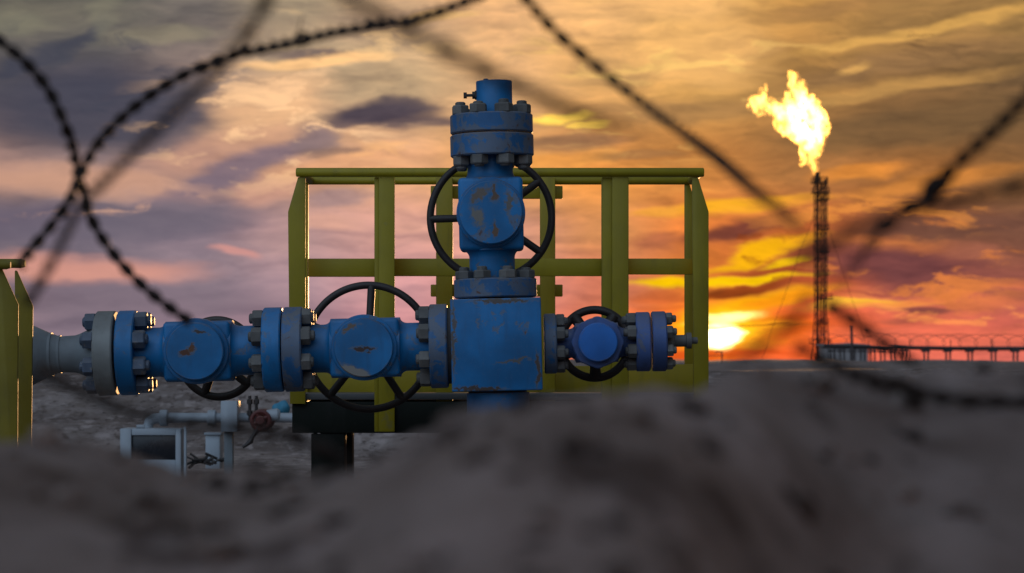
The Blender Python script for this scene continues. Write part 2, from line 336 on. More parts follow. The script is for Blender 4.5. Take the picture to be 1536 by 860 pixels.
def tube(bm, pts, r, seg=10, cap=True, closed=False):
    t = bmesh.new(); pts = [Vector(p) for p in pts]; n_ = len(pts); rings = []
    tan = []
    for i in range(n_):
        a = pts[(i-1) % n_] if (closed or i > 0) else pts[i]
        c = pts[(i+1) % n_] if (closed or i < n_-1) else pts[i]
        tan.append((c-a).normalized())
    up = Vector((0, 0, 1)) if abs(tan[0].z) < .9 else Vector((1, 0, 0))
    u = tan[0].cross(up).normalized()
    for i in range(n_):
        u = (u - tan[i]*u.dot(tan[i])).normalized(); v = tan[i].cross(u)
        rr = r[i] if isinstance(r, (list, tuple)) else r
        rings.append([t.verts.new(pts[i]+(u*math.cos(2*PI*k/seg)+v*math.sin(2*PI*k/seg))*rr) for k in range(seg)])
    for i in range(n_ if closed else n_-1):
        A, B = rings[i], rings[(i+1) % n_]
        for k in range(seg): t.faces.new((A[k], A[(k+1) % seg], B[(k+1) % seg], B[k]))
    if cap and not closed: t.faces.new(rings[0][::-1]); t.faces.new(rings[-1])
    merge(bm, t)

def prism(bm, poly, y0, y1, bev=0.0):
    """poly of (x, z) pushed from y0 to y1"""
    t = bmesh.new()
    A = [t.verts.new((p[0], y0, p[1])) for p in poly]; B = [t.verts.new((p[0], y1, p[1])) for p in poly]
    t.faces.new(A); t.faces.new(B[::-1])
    for i in range(len(poly)):
        j = (i+1) % len(poly); t.faces.new((A[j], A[i], B[i], B[j]))
    if bev: bmesh.ops.bevel(t, geom=list(t.edges), offset=bev, segments=2, profile=.5, affect='EDGES')
    merge(bm, t)

def hexnut(bm, axis, at, h, R, tip, rod=None, rot=0.0):
    """nut from height 0 to h along axis, with the stud's tip standing proud"""
    mt = Matrix.Translation(at) @ axm(axis)
    s = 1 if h > 0 else -1; ah = abs(h); t = bmesh.new()
    prof = [(R*.97, 0), (R, .0015), (R, ah-.004), (R*.88, ah)]
    rings = [[t.verts.new((r*math.cos(rot+PI/3*k), r*math.sin(rot+PI/3*k), s*hh)) for k in range(6)] for r, hh in prof]
    for i in range(3):
        for k in range(6): t.faces.new((rings[i][k], rings[i][(k+1) % 6], rings[i+1][(k+1) % 6], rings[i+1][k]))
    t.faces.new(rings[0][::-1]); t.faces.new(rings[-1])
    bmesh.ops.transform(t, matrix=mt, verts=t.verts); merge(bm, t)
    t = bmesh.new(); rr = R*.56; prof = [(rr, ah*.9), (rr, ah+tip-.003), (rr*.75, ah+tip)]
    rings = [[t.verts.new((r*math.cos(PI/6*k), r*math.sin(PI/6*k), s*hh)) for k in range(12)] for r, hh in prof]
    for i in range(2):
        for k in range(12): t.faces.new((rings[i][k], rings[i][(k+1) % 12], rings[i+1][(k+1) % 12], rings[i+1][k]))
    t.faces.new(rings[0][::-1]); t.faces.new(rings[-1])
    bmesh.ops.transform(t, matrix=mt, verts=t.verts); merge(bm, t)

def tag(o, label=None, cat=None, group=None, kind=None):
    if label: o['label'] = label
    if cat: o['category'] = cat
    if group: o['group'] = group
    if kind: o['kind'] = kind
    return o
def empty(name, loc=(0, 0, 0), roty=0.0, **kw):
    o = bpy.data.objects.new(name, None); C.objects.link(o); o.empty_display_size = .1
    o.location = loc; o.rotation_euler = (0, roty, 0); tag(o, **kw); return o
def W3(px, py, d): return Vector(((px-CX)*d/F, d, ZC+(HY-py)*d/F))
def lerp_tab(tab, x):
    if x <= tab[0][0]: return tab[0][1]
    for (a, va), (b_, vb) in zip(tab, tab[1:]):
        if x <= b_:
            t = (x-a)/(b_-a); t = t*t*(3-2*t); return va+(vb-va)*t
    return tab[-1][1]
def sstep(a, b_, x):
    t = min(1, max(0, (x-a)/(b_-a))); return t*t*(3-2*t)

# ------------------------------------------------------------------ ground, one sheet to the horizon
CREST = [(-400,646),(0,650),(80,660),(170,684),(280,706),(380,720),(470,723),(540,706),(620,664),(690,628),(760,606),(850,600),(950,594),(1020,582),(1060,570),(1120,560),(1200,555),(1300,556),(1400,558),(1536,560),(1900,562)]
def crest_d(u): return 1.12+.22*sstep(.02, -.14, u)+.42*sstep(.03, .16, u)
def hgt(x, d):
    nz_ = noise.noise
    # near berm in front of the lens; u is a bearing along it
    u = x/max(d, .9)
    dc = crest_d(u)
    px = CX+F*x/dc
    zc = ZC+(HY-lerp_tab(CREST, px))*dc/F
    far = sstep(.5, 1.6, abs(x))
    zc += far*(.05*nz_(Vector((x*.9, 3.3, 0)))-.02)
    if d < dc:
        d0 = dc-.40; z0 = ZC-330*d0/F
        if d > d0:
            t = (d-d0)/(dc-d0); t = t*(1.55-.55*t); zz = z0+(zc-z0)*t
        else: zz = z0-(z0-(ZC-.30))*sstep(d0, d0-.55, d)
    else:
        zz = zc*(1-sstep(dc, dc+1.15, d)*1.0)
        zz = max(zz, 0)
    near = 1-sstep(2.2, 3.2, d)
    bump = (.0050*nz_(Vector((x*9, d*7, 1)))+.0066*nz_(Vector((x*20, d*15, 5)))+.0050*abs(nz_(Vector((x*42, d*34, 2))))-.0015+.0022*nz_(Vector((x*95, d*80, 3))))
    zz += near*bump*(1.0 if d > .25 else .4)
    # unseen bank added behind the camera to shade the near sand
    if d < -.25: zz += 2.3*sstep(-.25, -1.0, d)
    if d > 2.2:
        zz += .03*nz_(Vector((x*.5, d*.5, 9)))*sstep(2.2, 6, d)
        # sand bank across the back of the pad
        bank = .47+.05*nz_(Vector((x*.35, 0, 4)))
        rid = .025*math.sin(d*5.2+1.2*nz_(Vector((x*.8, d*.8, 2))))+.05*nz_(Vector((x*.9, d*1.1, 7)))
        zz += bank*sstep(14.6+.8*nz_(Vector((x*.4, 1, 1))), 18.5, d)+rid*sstep(14, 16, d)*(1-sstep(19, 26, d))
        zz -= .25*sstep(24, 90, d)
        zz += sstep(118, 150, d)*(1-.85*sstep(152, 190, d))*(.60+.16*nz_(Vector((x*.05, 0, 3)))+.13*nz_(Vector((x*.22, d*.1, 8)))+.06*nz_(Vector((x*.8, d*.3, 8))))
        if d > 200: zz += (.5*nz_(Vector((x*.004, d*.004, 3))))*sstep(200, 600, d)-.3
    return zz
bm = bmesh.new()
ds = [-60, -30, -14, -8, -5, -3.6, -2.8, -2.3, -1.9, -1.5, -1.2, -.9, -.7, -.5, -.35, -.2, -.1, 0]
d = .06
while d < 2.6: ds.append(d); d += .0095 if d > .35 else .02
while d < 40: ds.append(d); d *= 1.018
while d < 5200: ds.append(d); d *= 1.045
us = []
NU = 150
for i in range(-NU, NU+1):
    t = i/NU; us.append(math.copysign(abs(t)**2.1, t))
grid = []
for d in ds:
    Wd = 4.2+.75*abs(d); row = []
    for u in us:
        xx = Wd*u
        row.append(bm.verts.new((xx, d, hgt(xx, d))))
    grid.append(row)
for i in range(len(ds)-1):
    for j in range(len(us)-1):
        bm.faces.new((grid[i][j], grid[i][j+1], grid[i+1][j+1], grid[i+1][j]))
ground = finish(bm, 'ground', M['sand'], sharp=180); tag(ground, kind='structure')

# loose stones on the near berm (one uncountable scatter)
bm = bmesh.new()
for k in range(760):
    d = .5+random.random()**1.2*1.3; xx = random.uniform(-.30, .30)*d*1.05
    r = random.choice((.0014, .0018, .0022, .0026, .003, .0035, .0045, .006))*(.6+.6*d)
    t = bmesh.new(); bmesh.ops.create_icosphere(t, subdivisions=2, radius=r)
    off = Vector((random.random()*50,)*3)
    sq = Vector((random.uniform(.8, 1.5), random.uniform(.8, 1.4), random.uniform(.5, .9)))
    for v in t.verts:
        v.co *= 1+.5*noise.noise(v.co/r*.9+off)+.25*noise.noise(v.co/r*2.2+off); v.co = Vector((v.co.x*sq.x, v.co.y*sq.y, v.co.z*sq.z))
    bmesh.ops.translate(t, verts=t.verts, vec=(xx, d, hgt(xx, d)+r*.15)); merge(bm, t)
g = finish(bm, 'gravel', M['stone'], sharp=60)
tag(g, 'small dark stones and clods scattered over the blurred sand berm', 'gravel', kind='stuff')

# ------------------------------------------------------------------ wellhead tree
D0 = 8.0; S = F/D0                       # 482 photo pixels to the metre at the tree's axis
ROLL = math.radians(-1.25)
root = empty('wellhead_tree', W3(745, 517.5, D0), ROLL,
             label='blue wellhead valve tree with flanges and handwheels in front of the yellow platform', cat='wellhead')
def q(v): return v/S
def part(bm, name, mat, parent, **k): return finish(bm, name, mat, parent, **k)
def chamf(r, h0, h1, c=.004, hub=None):
    return [(r-c, h0), (r, h0+c), (r, h1-c), (r-c, h1)]
GAP = 'gap_filler'
def flange(name, axis, c0, c1, r, mat, along, bolts=8, br=None, nuts=(), nutmat='nut', phase=PI/8, nR=.0285, raised=None, offx=0.0, tips=.009):
    """disc from c0 to c1 px along the axis (local), bolts with nuts at the listed faces"""
    h0, h1 = sorted((q(c0), q(c1))); bm = bmesh.new()
    at = {'x': (0, 0, 0), 'z': (offx, 0, 0), 'y': (0, 0, 0)}[axis]
    lathe(bm, [(r*.55, h0), (r-.004, h0), (r, h0+.004), (r, h1-.004), (r-.004, h1), (r*.55, h1)], axis, at, 72)
    f = part(bm, name, M[mat], root)
    br = br or r*.80
    for k in range(bolts):
        a = phase+2*PI*k/bolts; bm = bmesh.new(); c, s_ = br*math.cos(a), br*math.sin(a)
        for face, nh in nuts:
            p = {'x': (q(face), s_, c), 'z': (c+offx, s_, q(face))}[axis]
            hexnut(bm, axis, p, q(nh), nR, tips*random.uniform(.7, 1.5), rot=random.random())
        if nuts: part(bm, 'stud_bolt', M[nutmat], f, sharp=25)
    return f

# block
bm = bmesh.new(); hw = .1387
box(bm, -hw, hw, -hw, hw, -.1420, .1415, .004, 3)
block = part(bm, 'block', M['blue_block'], root)
bm = bmesh.new(); lathe(bm, [(q(44), -.1480), (q(44), -.142)], 'z', seg=48); lathe(bm, [(q(57), q(-73)), (q(57), q(-66))], 'x', seg=56); part(bm, 'gap_filler', M['trash'], block)  # left ring added to keep sun from shining through the flange gap
bm = bmesh.new()
lathe(bm, [(q(47), -.60), (q(47), -.1485)], 'z', (.001, 0, 0), 56); lathe(bm, chamf(q(70), -.40, -.33), 'z', seg=64); lathe(bm, chamf(q(70), -.325, -.255), 'z', seg=64)
part(bm, 'base_spool', M['blue'], root)

def valve(cx, cz, axis, neck, half, hh, capR, ringR, nlen0, nlen1, mat, capmat, lobes=False):
    """gate valve: forged body, necks, round bonnet and cap facing the lens; local px"""
    X, Z = q(cx), q(cz)
    bm = bmesh.new()
    hx, hz = (q(half), q(hh)) if axis == 'x' else (q(hh), q(half))
    box(bm, -hx, hx, -.088, .088, -hz, hz, .013, 3)
    n0, n1 = q(nlen0), q(nlen1); rn = q(neck); hl = q(half); fil = .022
    prof = [(rn, n0), (rn, -hl-fil)]
    for k in range(1, 6):
        a = PI/2*k/5; prof.append((rn+fil*.8*(1-math.cos(a)), -hl-fil+fil*math.sin(a)))
    prof += [(rn+fil*.8, hl)]
    for k in range(1, 6):
        a = PI/2*(1-k/5); prof.append((rn+fil*.8*(1-math.cos(a)), hl+fil-fil*math.sin(a)))
    prof += [(rn, hl+fil), (rn, n1)]
    lathe(bm, prof, axis, seg=56)
    b_ = part(bm, 'gate_valve', M[mat], root, loc=(X, 0, Z))
    bm = bmesh.new()
    wob = (lambda a: 1+.045*max(0, math.cos(8*a))**.6) if lobes else None
    rg = q(ringR)
    lathe(bm, [(rg*.6, -.109), (rg-.003, -.108), (rg, -.104), (rg, -.055), (rg-.006, -.05), (rg*.6, -.049), (rg*.6, .049), (rg*.96, .05), (rg*.96, .125), (rg*.9, .13), (q(18), .135), (q(17), .17)], 'y', seg=96, wob=wob)
    part(bm, 'bonnet', M[mat], b_)
    bm = bmesh.new(); R = q(capR)
    prof = [(R-.002, -.112), (R, -.116), (R, -.137), (R-.003, -.1415)]
    lathe(bm, prof + [(R*.6, -.1430), (R*.2, -.1436), (.003, -.1437)], 'y', seg=72)
    part(bm, 'bonnet_cap', M[capmat], b_)
    return b_

def handwheel(parent, px, py, d, R, rr, ang0, flat=False, nsp=5, tilt=(0, 0), hubz=0.0):
    """spoked rim behind the valve, stem running back to its hub"""
    wp = W3(px, py, d); local = Matrix.Rotation(-ROLL, 4, 'Y') @ (wp-root.location); local = local-parent.location
    bm = bmesh.new(); n_ = 96
    pts = [Vector((R*math.cos(2*PI*k/n_), 0, R*math.sin(2*PI*k/n_))) for k in range(n_)]
    tube(bm, pts, rr, 12, closed=True)
    for k in range(nsp):
        a = math.radians(ang0)+2*PI*k/nsp; dv = Vector((math.cos(a), 0, math.sin(a)))
        tube(bm, [dv*.015+Vector((0, -.012, 0)), dv*R*.55+Vector((0, -.010, 0)), dv*R], [rr*(1.5 if flat else 1.3), rr*(1.25 if flat else 1.05), rr*(1.5 if flat else 1.1)], 10)
        if flat:
            for s_ in (-1, 1):
                a2 = a+s_*.13; tube(bm, [dv*R*.8, Vector((math.cos(a2), 0, math.sin(a2)))*R*.985], rr*.8, 8)
    lathe(bm, [(.020, -.03), (.026, -.025), (.026, .02), (.020, .025)], 'y', seg=24)
    wh = finish(bm, 'hand_wheel', M['wheel'], parent, sharp=40, loc=local)
    wh.rotation_euler = (math.radians(tilt[0]), 0, math.radians(tilt[1]))
    bm = bmesh.new(); lathe(bm, [(.011, .13), (.011, local.y+.06), (.008, local.y+.065)], 'y', (local.x*.5, 0, local.z*.5), 16)
    finish(bm, 'stem', M['nut'], parent)
    return wh

# left run, from the block outwards
flange('flange', 'x', -100, -73, q(63), 'blue_worn', 'x', nuts=((-100, -15),))
v = valve(-196, 0, 'x', 36, 52, 43, 44, 49, -98, 98, 'blue', 'cap_gouge')
handwheel(v, 553, 521, 8.26, 93*8.26/F, 5.6*8.26/F, 90-4)
flange('flange', 'x', -318, -289, q(63.5), 'blue_worn', 'x', nuts=((-289, 14),))
flange('flange', 'x', -348, -320, q(63.5), 'blue', 'x', nuts=((-348, -15),))
v = valve(-445, 0, 'x', 37, 50, 44, 43, 49, -98, 99, 'blue', 'cap_rust')
handwheel(v, 327, 538, 8.27, 58*8.27/F, 6*8.27/F, 30, tilt=(6, -8))
flange('flange', 'x', -565, -538, q(63.5), 'blue', 'x', nuts=((-538, 18),), nutmat='nut_blue')
fg = flange('flange', 'x', -598, -569, q(63.5), 'grey', 'x', nuts=((-598, -15),), nutmat='nut_blue')
fg['label'] = 'grey primed flange at the left end'
bm = bmesh.new()
lathe(bm, [(q(49), q(-900)), (q(49), q(-712)), (q(46), q(-698)), (q(32), q(-668)), (q(27), q(-655)), (q(28), q(-632)), (q(30), q(-625)), (q(36), q(-612)), (q(46), q(-600)), (q(46), q(-597))], 'x', seg=56)
for h in (-668, -655): lathe(bm, [(q(32 if h == -668 else 27.5)+.002, q(h-2)), (q(32 if h == -668 else 27.5)+.002, q(h+2))], 'x', seg=56)
part(bm, 'flow_pipe', M['pipe_grey'], root)
# right run
flange('flange', 'x', 71, 90, q(45), 'blue_worn', 'x', nuts=((90, 12),), nR=.022)
v = valve(150, 0, 'x', 21, 32, 27, 29, 37, -62, 60, 'violet', 'cap_plain', lobes=True)
handwheel(v, 892, 516, 8.24, 51*8.24/F, 6.2*8.24/F, -90, flat=True)
flange('flange', 'x', 208, 230, q(44.5), 'violet', 'x', nuts=((208, -13),), nR=.022)
fb = flange('flange', 'x', 232.5, 254, q(45), 'violet', 'x', nuts=((254, 9),), nR=.020)
bm = bmesh.new()
lathe(bm, [(q(21), q(253)), (q(21), q(262)), (q(19), q(265)), (q(9), q(267)), (q(9), q(284)), (q(12), q(284.5)), (q(12), q(292)), (q(5), q(293)), (q(5), q(301)), (.003, q(302))], 'x', seg=24)
part(bm, 'end_fitting', M['nut'], root)
# upward run
flange('flange', 'z', 70.5, 99, q(62), 'blue_worn', 'z', nuts=((99, 12),))
v = valve(-4, 195, 'z', 34, 54, 48, 47, 51, -97, 88, 'blue', 'cap_worn')
handwheel(v, 736.5, 327, 8.26, 91*8.26/F, 5.5*8.26/F, 180)
flange('flange', 'z', 282, 314.5, q(62.5), 'blue_worn', 'z', nuts=((282, -14),), offx=q(-.5))
flange('flange', 'z', 316.5, 345, q(62), 'blue_worn', 'z', nuts=((345, 13),), offx=q(-.5))
bm = bmesh.new(); ox = q(4.5)
lathe(bm, [(q(27), q(345)), (q(27), q(394)), (q(26.4), q(395.3)), (q(24), q(395.3)), (q(23), q(385)), (.004, q(384))], 'z', (ox, 0, 0), 48)
lathe(bm, [(.008, q(394)), (.008, q(397.5)), (.004, q(398))], 'z', (ox-q(12), -.03, 0), 8)
tc_ = part(bm, 'tree_cap', M['blue'], root)
bm = bmesh.new()
zz = q(375)
lathe(bm, [(q(7), q(-29)+ox), (q(7), q(-26)+ox)], 'x', (0, 0, zz), 6); lathe(bm, [(q(5.6), q(-33)+ox), (q(5.6), q(-29)+ox)], 'x', (0, 0, zz), 12)
lathe(bm, [(q(2.2), q(-42)+ox), (q(2.2), q(-33)+ox)], 'x', (0, 0, zz), 10); lathe(bm, [(q(4.6), q(-46)+ox), (q(4.6), q(-41)+ox)], 'x', (0, 0, zz), 6)
part(bm, 'bleed_screw', M['wheel'], tc_)

# ------------------------------------------------------------------ yellow service platform
PD, RD = 8.85, 9.30
plat = empty('service_platform', (0, PD, 0), label='yellow railed service platform on a dark beam behind the blue wellhead', cat='platform')
def pb(name, px0, px1, py0, py1, d, depth, mat='yellow', parent=None, bev=.003):
    p0, p1 = W3(px0, py1, d), W3(px1, py0, d); bm = bmesh.new()
    box(bm, p0.x, p1.x, d-PD, d-PD+depth, p0.z, p1.z, bev)
    return finish(bm, name, M[mat], parent or plat)
def rail(name, px0, px1, py, d, rpx, mat='yellow', py1=None):
    bm = bmesh.new(); a, b_ = W3(px0, py, d), W3(px1, py1 if py1 else py, d); a.y = b_.y = d-PD
    r = rpx*d/F; tube(bm, [a, a+(b_-a)*.002, a+(b_-a)*.998, b_], [r*.8, r, r, r*.8], 20)
    return finish(bm, name, M[mat], plat, sharp=50)
rail('top_rail', 444, 1056, 258.8, PD, 6.8)
rail('top_rail', 456, 1040, 271.2, RD, 6.0)
# rails running back on both sides
for px in (452, 1048):
    bm = bmesh.new(); a = W3(px, 260.5, PD); a.y = 0.01; b_ = W3(CX+(px-CX)*.957, 271.2, RD); b_.y = RD-PD
    tube(bm, [a, b_], 6.0*PD/F, 16); finish(bm, 'side_rail', M['yellow'], plat)
def plate(name, pts, d, depth):
    bm = bmesh.new(); prism(bm, [((W3(a, b_, d)).x, (W3(a, b_, d)).z) for a, b_ in pts], d-PD, d-PD+depth, .0015)
    return finish(bm, name, M['yellow'], plat)
plate('corner_post', [(447, 266), (458, 266), (458, 606), (435, 606), (432, 318)], PD, .014)
plate('corner_post', [(1038, 266), (1047, 266), (1063, 318), (1063, 606), (1041, 606)], PD, .014)
for sgn, xs in ((1, (455, 461.5)), (-1, (1028, 1041))):
    plate('corner_post', [(xs[0], 276), (xs[1], 276), (xs[1], 606), (xs[0], 606)] if sgn > 0 else [(1027, 272), (1033, 272), (1041, 298), (1041, 606), (1027, 606)], RD, .05 if sgn > 0 else .02)
pb('post', 568, 592, 266, 648, PD, .012); pb('post', 561.5, 569.5, 266, 648, PD+.0125, .075)
pb('post', 918, 943, 266, 606, PD, .012); pb('post', 903, 919.5, 266, 606, PD+.0125, .075)
pb('mid_rail', 462, 567, 388, 415.5, PD+.080, .012); pb('mid_rail', 566.5, 917, 388, 414.5, PD+.095, .012); pb('mid_rail', 916, 1040, 388, 412, PD+.080, .012)
gate = pb('gate_frame', 654, 679, 266, 606, RD-.06, .05)
pb('gate_bar', 810, 833, 266, 606, RD-.06, .05, parent=gate)
for (a, b_) in ((279, 298), (427, 445)):
    g1 = pb('gate_bar', 646, 844, a, b_, RD, .03, parent=gate)
kp = pb('kick_plate', 459, 1050, 549, 593, RD+.02, .006)
pb('kick_plate', 943, 1040, 546.5, 593, RD-.09, .006)
# deck, edge beam, legs
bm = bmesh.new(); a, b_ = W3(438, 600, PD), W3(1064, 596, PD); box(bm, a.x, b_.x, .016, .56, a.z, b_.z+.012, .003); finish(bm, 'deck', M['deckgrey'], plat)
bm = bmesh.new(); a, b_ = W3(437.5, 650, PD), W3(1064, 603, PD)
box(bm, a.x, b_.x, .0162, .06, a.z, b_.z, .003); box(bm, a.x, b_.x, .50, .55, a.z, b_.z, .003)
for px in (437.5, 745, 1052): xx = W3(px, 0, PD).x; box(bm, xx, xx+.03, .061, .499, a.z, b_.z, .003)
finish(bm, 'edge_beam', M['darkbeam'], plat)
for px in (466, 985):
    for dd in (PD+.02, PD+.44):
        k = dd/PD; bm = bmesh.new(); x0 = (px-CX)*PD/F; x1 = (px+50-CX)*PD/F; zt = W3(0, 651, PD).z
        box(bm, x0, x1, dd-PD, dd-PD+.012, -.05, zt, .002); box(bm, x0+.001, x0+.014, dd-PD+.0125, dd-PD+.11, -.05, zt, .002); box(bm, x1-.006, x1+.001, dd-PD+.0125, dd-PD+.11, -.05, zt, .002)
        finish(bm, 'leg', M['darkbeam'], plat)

# ------------------------------------------------------------------ second yellow railing at the left
LD = 7.3
lr = empty('guard_railing', (-1.9, LD, 0), label='yellow guard railing with two pointed posts and a capped rail at far left', cat='railing')
def lp(pts, d, depth, name='post'):
    bm = bmesh.new(); prism(bm, [(W3(a, b_, d).x+1.9, W3(a, b_, d).z) for a, b_ in pts], d-LD, d-LD+depth, .0015)
    return finish(bm, name, M['yellow_shaded_worn'], lr)
lp([(1, 404), (3, 404), (27, 457), (25, 800), (-3, 800), (-3, 404)], LD, .012)
lp([(22, 406), (25, 406), (49, 459), (45, 800), (22, 800)], LD+.28, .012)
lp([(-150, 404), (-130, 404), (-126, 800), (-154, 800)], LD, .012)
bm = bmesh.new()
for py, dd, xr in ((397.5, LD-.01, 16), (395.5, LD+.28, 38)):
    a, b_ = W3(-420, py-2, dd), W3(xr, py, dd)
    a.x += 1.9; b_.x += 1.9; a.y = b_.y = dd-LD
    tube(bm, [a, b_-Vector((.012, 0, 0)), b_], [7*dd/F, 7*dd/F, 5.0*dd/F], 18)
finish(bm, 'top_rail', M['yellow_shaded_worn'], lr)
bm = bmesh.new(); a, b_ = W3(-420, 560, LD), W3(-2, 520, LD); box(bm, a.x+1.9, b_.x+1.9, .013, .02, a.z, b_.z, .001); finish(bm, 'mid_rail', M['yellow_shaded_worn'], lr)

# ------------------------------------------------------------------ white pipework behind, lower left
QD = 12.6
def at_(px, py, d, base): return W3(px, py, d)-Vector(base)
pr = empty('pipe_run', (W3(340, 628, QD).x, QD, 0), label='white horizontal pipe with elbow on a square post below the blue valves', cat='pipework')
B = pr.location
bm = bmesh.new(); r = 7.5*QD/F
P_ = lambda px, py, dy=0: W3(px, py, QD)-B+Vector((0, dy, 0))
tube(bm, [P_(222, 655), P_(222, 640), P_(224, 632), P_(232, 628), P_(244, 627), P_(620, 627)], r, 18)
lathe(bm, chamf(12*QD/F, -.02, .02), 'x', tuple(P_(246, 627)), 24); lathe(bm, chamf(12*QD/F, -.02, .02), 'x', tuple(P_(318, 627)), 24)
tube(bm, [P_(222, 656), P_(222, 760)], r, 16)
finish(bm, 'pipe', M['white'], pr)
bm = bmesh.new(); a, b_ = P_(334, 647, -.06), P_(359, 601, .06); box(bm, a.x, b_.x, -.09, .06, a.z, b_.z, .006); finish(bm, 'clamp_box', M['white'], pr)
bm = bmesh.new(); a, b_ = P_(337, 760), P_(350, 647.3); box(bm, a.x, b_.x, -.03, .03, -.05, b_.z, .004); finish(bm, 'post', M['pipe_grey'], pr)
hv = empty('hand_valve', tuple(W3(391, 631, QD-.2)), label='dark red hand valve with white bonnet and hanging chain on the white pipe', cat='valve')
hv.location.y = QD-.2
P_ = lambda px, py, dy=0: W3(px, py, QD-.2)-hv.location+Vector((0, dy, 0))
bm = bmesh.new(); R = 13*QD/F
tube(bm, [Vector((R*math.cos(t*PI/16), 0, R*math.sin(t*PI/16))) for t in range(32)], .011, 10, closed=True)
for k in range(4): tube(bm, [(0, 0, 0), (R*math.cos(k*PI/2+.5), 0, R*math.sin(k*PI/2+.5))], .010, 8)
lathe(bm, chamf(.022, -.03, .03), 'y', seg=16); finish(bm, 'hand_wheel', M['red'], hv)
bm = bmesh.new(); tube(bm, [(0, .03, 0), (0, .2, 0)], .03, 14); lathe(bm, [(.05, .10), (.055, .11), (.055, .16), (.04, .19)], 'y', seg=20); finish(bm, 'valve_body', M['red'], hv)
bm = bmesh.new(); tube(bm, [P_(400, 624, .03), P_(416, 622, .03), P_(419, 622, .03)], [.028, .03, .02], 16); finish(bm, 'bonnet', M['white'], hv)
bm = bmesh.new()
for px in (373, 383): tube(bm, [P_(px, 632, .05), P_(px, 594, .05)], .008, 8); lathe(bm, chamf(.014, -.012, .012, .002), 'z', tuple(P_(px, 603, .05)), 6); lathe(bm, chamf(.014, -.012, .012, .002), 'z', tuple(P_(px, 620, .05)), 6)
finish(bm, 'stud_bolt', M['wheel'], hv)
bm = bmesh.new(); pts = [P_(388, 641), P_(384, 648), P_(379, 655), P_(376, 662), P_(369, 668), P_(364, 671)]
tube(bm, pts, [.010, .013, .009, .014, .009, .007], 8); finish(bm, 'chain', M['wheel'], hv)
# blue tarp lump
bm = bmesh.new(); c0 = W3(421, 612, QD+.35)
t = bmesh.new(); bmesh.ops.create_icosphere(t, subdivisions=4, radius=.045)
for v_ in t.verts:
    v_.co = Vector((v_.co.x*1.0, v_.co.y*.9, v_.co.z*.75)); v_.co *= 1+.5*noise.noise(v_.co*22+Vector((4, 1, 2)))
bmesh.ops.translate(t, verts=t.verts, vec=c0); merge(bm, t)
tag(finish(bm, 'tarp', M['tarp'], sharp=60), 'crumpled light blue tarp bundled on the far side of the white pipe', 'tarp')
# cabinet
KD = 12.4
kb = W3(223, 700, KD); kb.z = 0
cab = empty('control_cabinet', tuple(kb), label='low white framed cabinet with a dark front panel standing on the sand', cat='cabinet')
P_ = lambda px, py: W3(px, py, KD)-kb
bm = bmesh.new()
def fr(px0, px1, py0, py1, y0, y1):
    a, b_ = P_(px0, py1), P_(px1, py0); box(bm, a.x, b_.x, y0, y1, a.z, b_.z, .003)
fr(181, 197.5, 643, 745, -.02, .22); fr(264, 272, 643, 745, -.02, .22); fr(198, 263.6, 643, 653, -.018, .22); fr(198, 263.6, 690, 745, -.01, .2); fr(276, 280, 640, 745, -.01, .01)
finish(bm, 'frame', M['white'], cab)
bm = bmesh.new(); a, b_ = P_(197.6, 690), P_(263.8, 653.2); box(bm, a.x, b_.x, -.004, .2, a.z, b_.z, .001); finish(bm, 'front_panel', M['screen'], cab)
bm = bmesh.new(); tube(bm, [P_(205, 640), P_(217, 640)], .010, 10); tube(bm, [P_(208, 640), P_(208, 643.5)], .006, 8); tube(bm, [P_(214, 640), P_(214, 643.5)], .006, 8); finish(bm, 'handle', M['white'], cab)
# small box and scrap heap
bm = bmesh.new(); a, b_ = W3(308, 690, 13.4), W3(330, 652, 13.4); box(bm, a.x, b_.x, 13.4, 13.55, a.z-.05, b_.z, .006); box(bm, a.x-.006, b_.x+.006, 13.39, 13.56, b_.z-.002, b_.z+.012, .003)
tag(finish(bm, 'junction_box', M['white']), 'small pale upright box standing behind the white post', 'box')
bm = bmesh.new()
for k in range(26):
    px = random.uniform(284, 330); dd = random.uniform(12.5, 12.9); p = W3(px, 692+random.uniform(-5, 2), dd)
    tube(bm, [p, p+Vector((random.uniform(-.06, .06), random.uniform(-.05, .05), random.uniform(-.03, .03)))], random.uniform(.004, .008), 6)
tag(finish(bm, 'scrap_heap', M['trash']), 'low heap of dark scrap lying beside the white post', 'scrap', kind='stuff')

# ------------------------------------------------------------------ flare stack and flame
FD = 600.0; FS = F/FD
fb_ = Vector((W3(1230, 545, FD).x, FD, -1.0))
fs = empty('flare_stack', tuple(fb_), label='tall dark lattice flare stack with service platforms under the burning flame', cat='flare stack')
fz = lambda py: ZC+(HY-py)/FS-fb_.z
fx = lambda px: (px-1230)/FS
bm = bmesh.new(); tube(bm, [(fx(1226), 0, 0), (fx(1226), 0, fz(260))], .34, 14); tube(bm, [(fx(1226), 0, fz(275)), (fx(1226), 0, fz(258))], .55, 14)
finish(bm, 'flare_pipe', M['stack'], fs)
bm = bmesh.new(); ztop = fz(266)
legs = [(fx(1220.5), -1.2), (fx(1239.5), -1.2), (fx(1232), 1.6)]
for k in range(3):
    x0, y0 = legs[k]; tube(bm, [(x0*1.55 if k != 2 else x0, y0*1.5, 0), (x0, y0, fz(480)), (x0, y0, ztop)], .15, 8)
nb = 24
for i in range(nb):
    za, zb = ztop*i/nb, ztop*(i+1)/nb
    for k in range(3):
        a, b_ = legs[k], legs[(k+1) % 3]
        if i % 2: a, b_ = b_, a
        tube(bm, [(a[0], a[1], za), (b_[0], b_[1], zb)], .055, 5); tube(bm, [(a[0], a[1], zb), (b_[0], b_[1], zb)], .055, 5)
finish(bm, 'lattice_mast', M['stack'], fs)
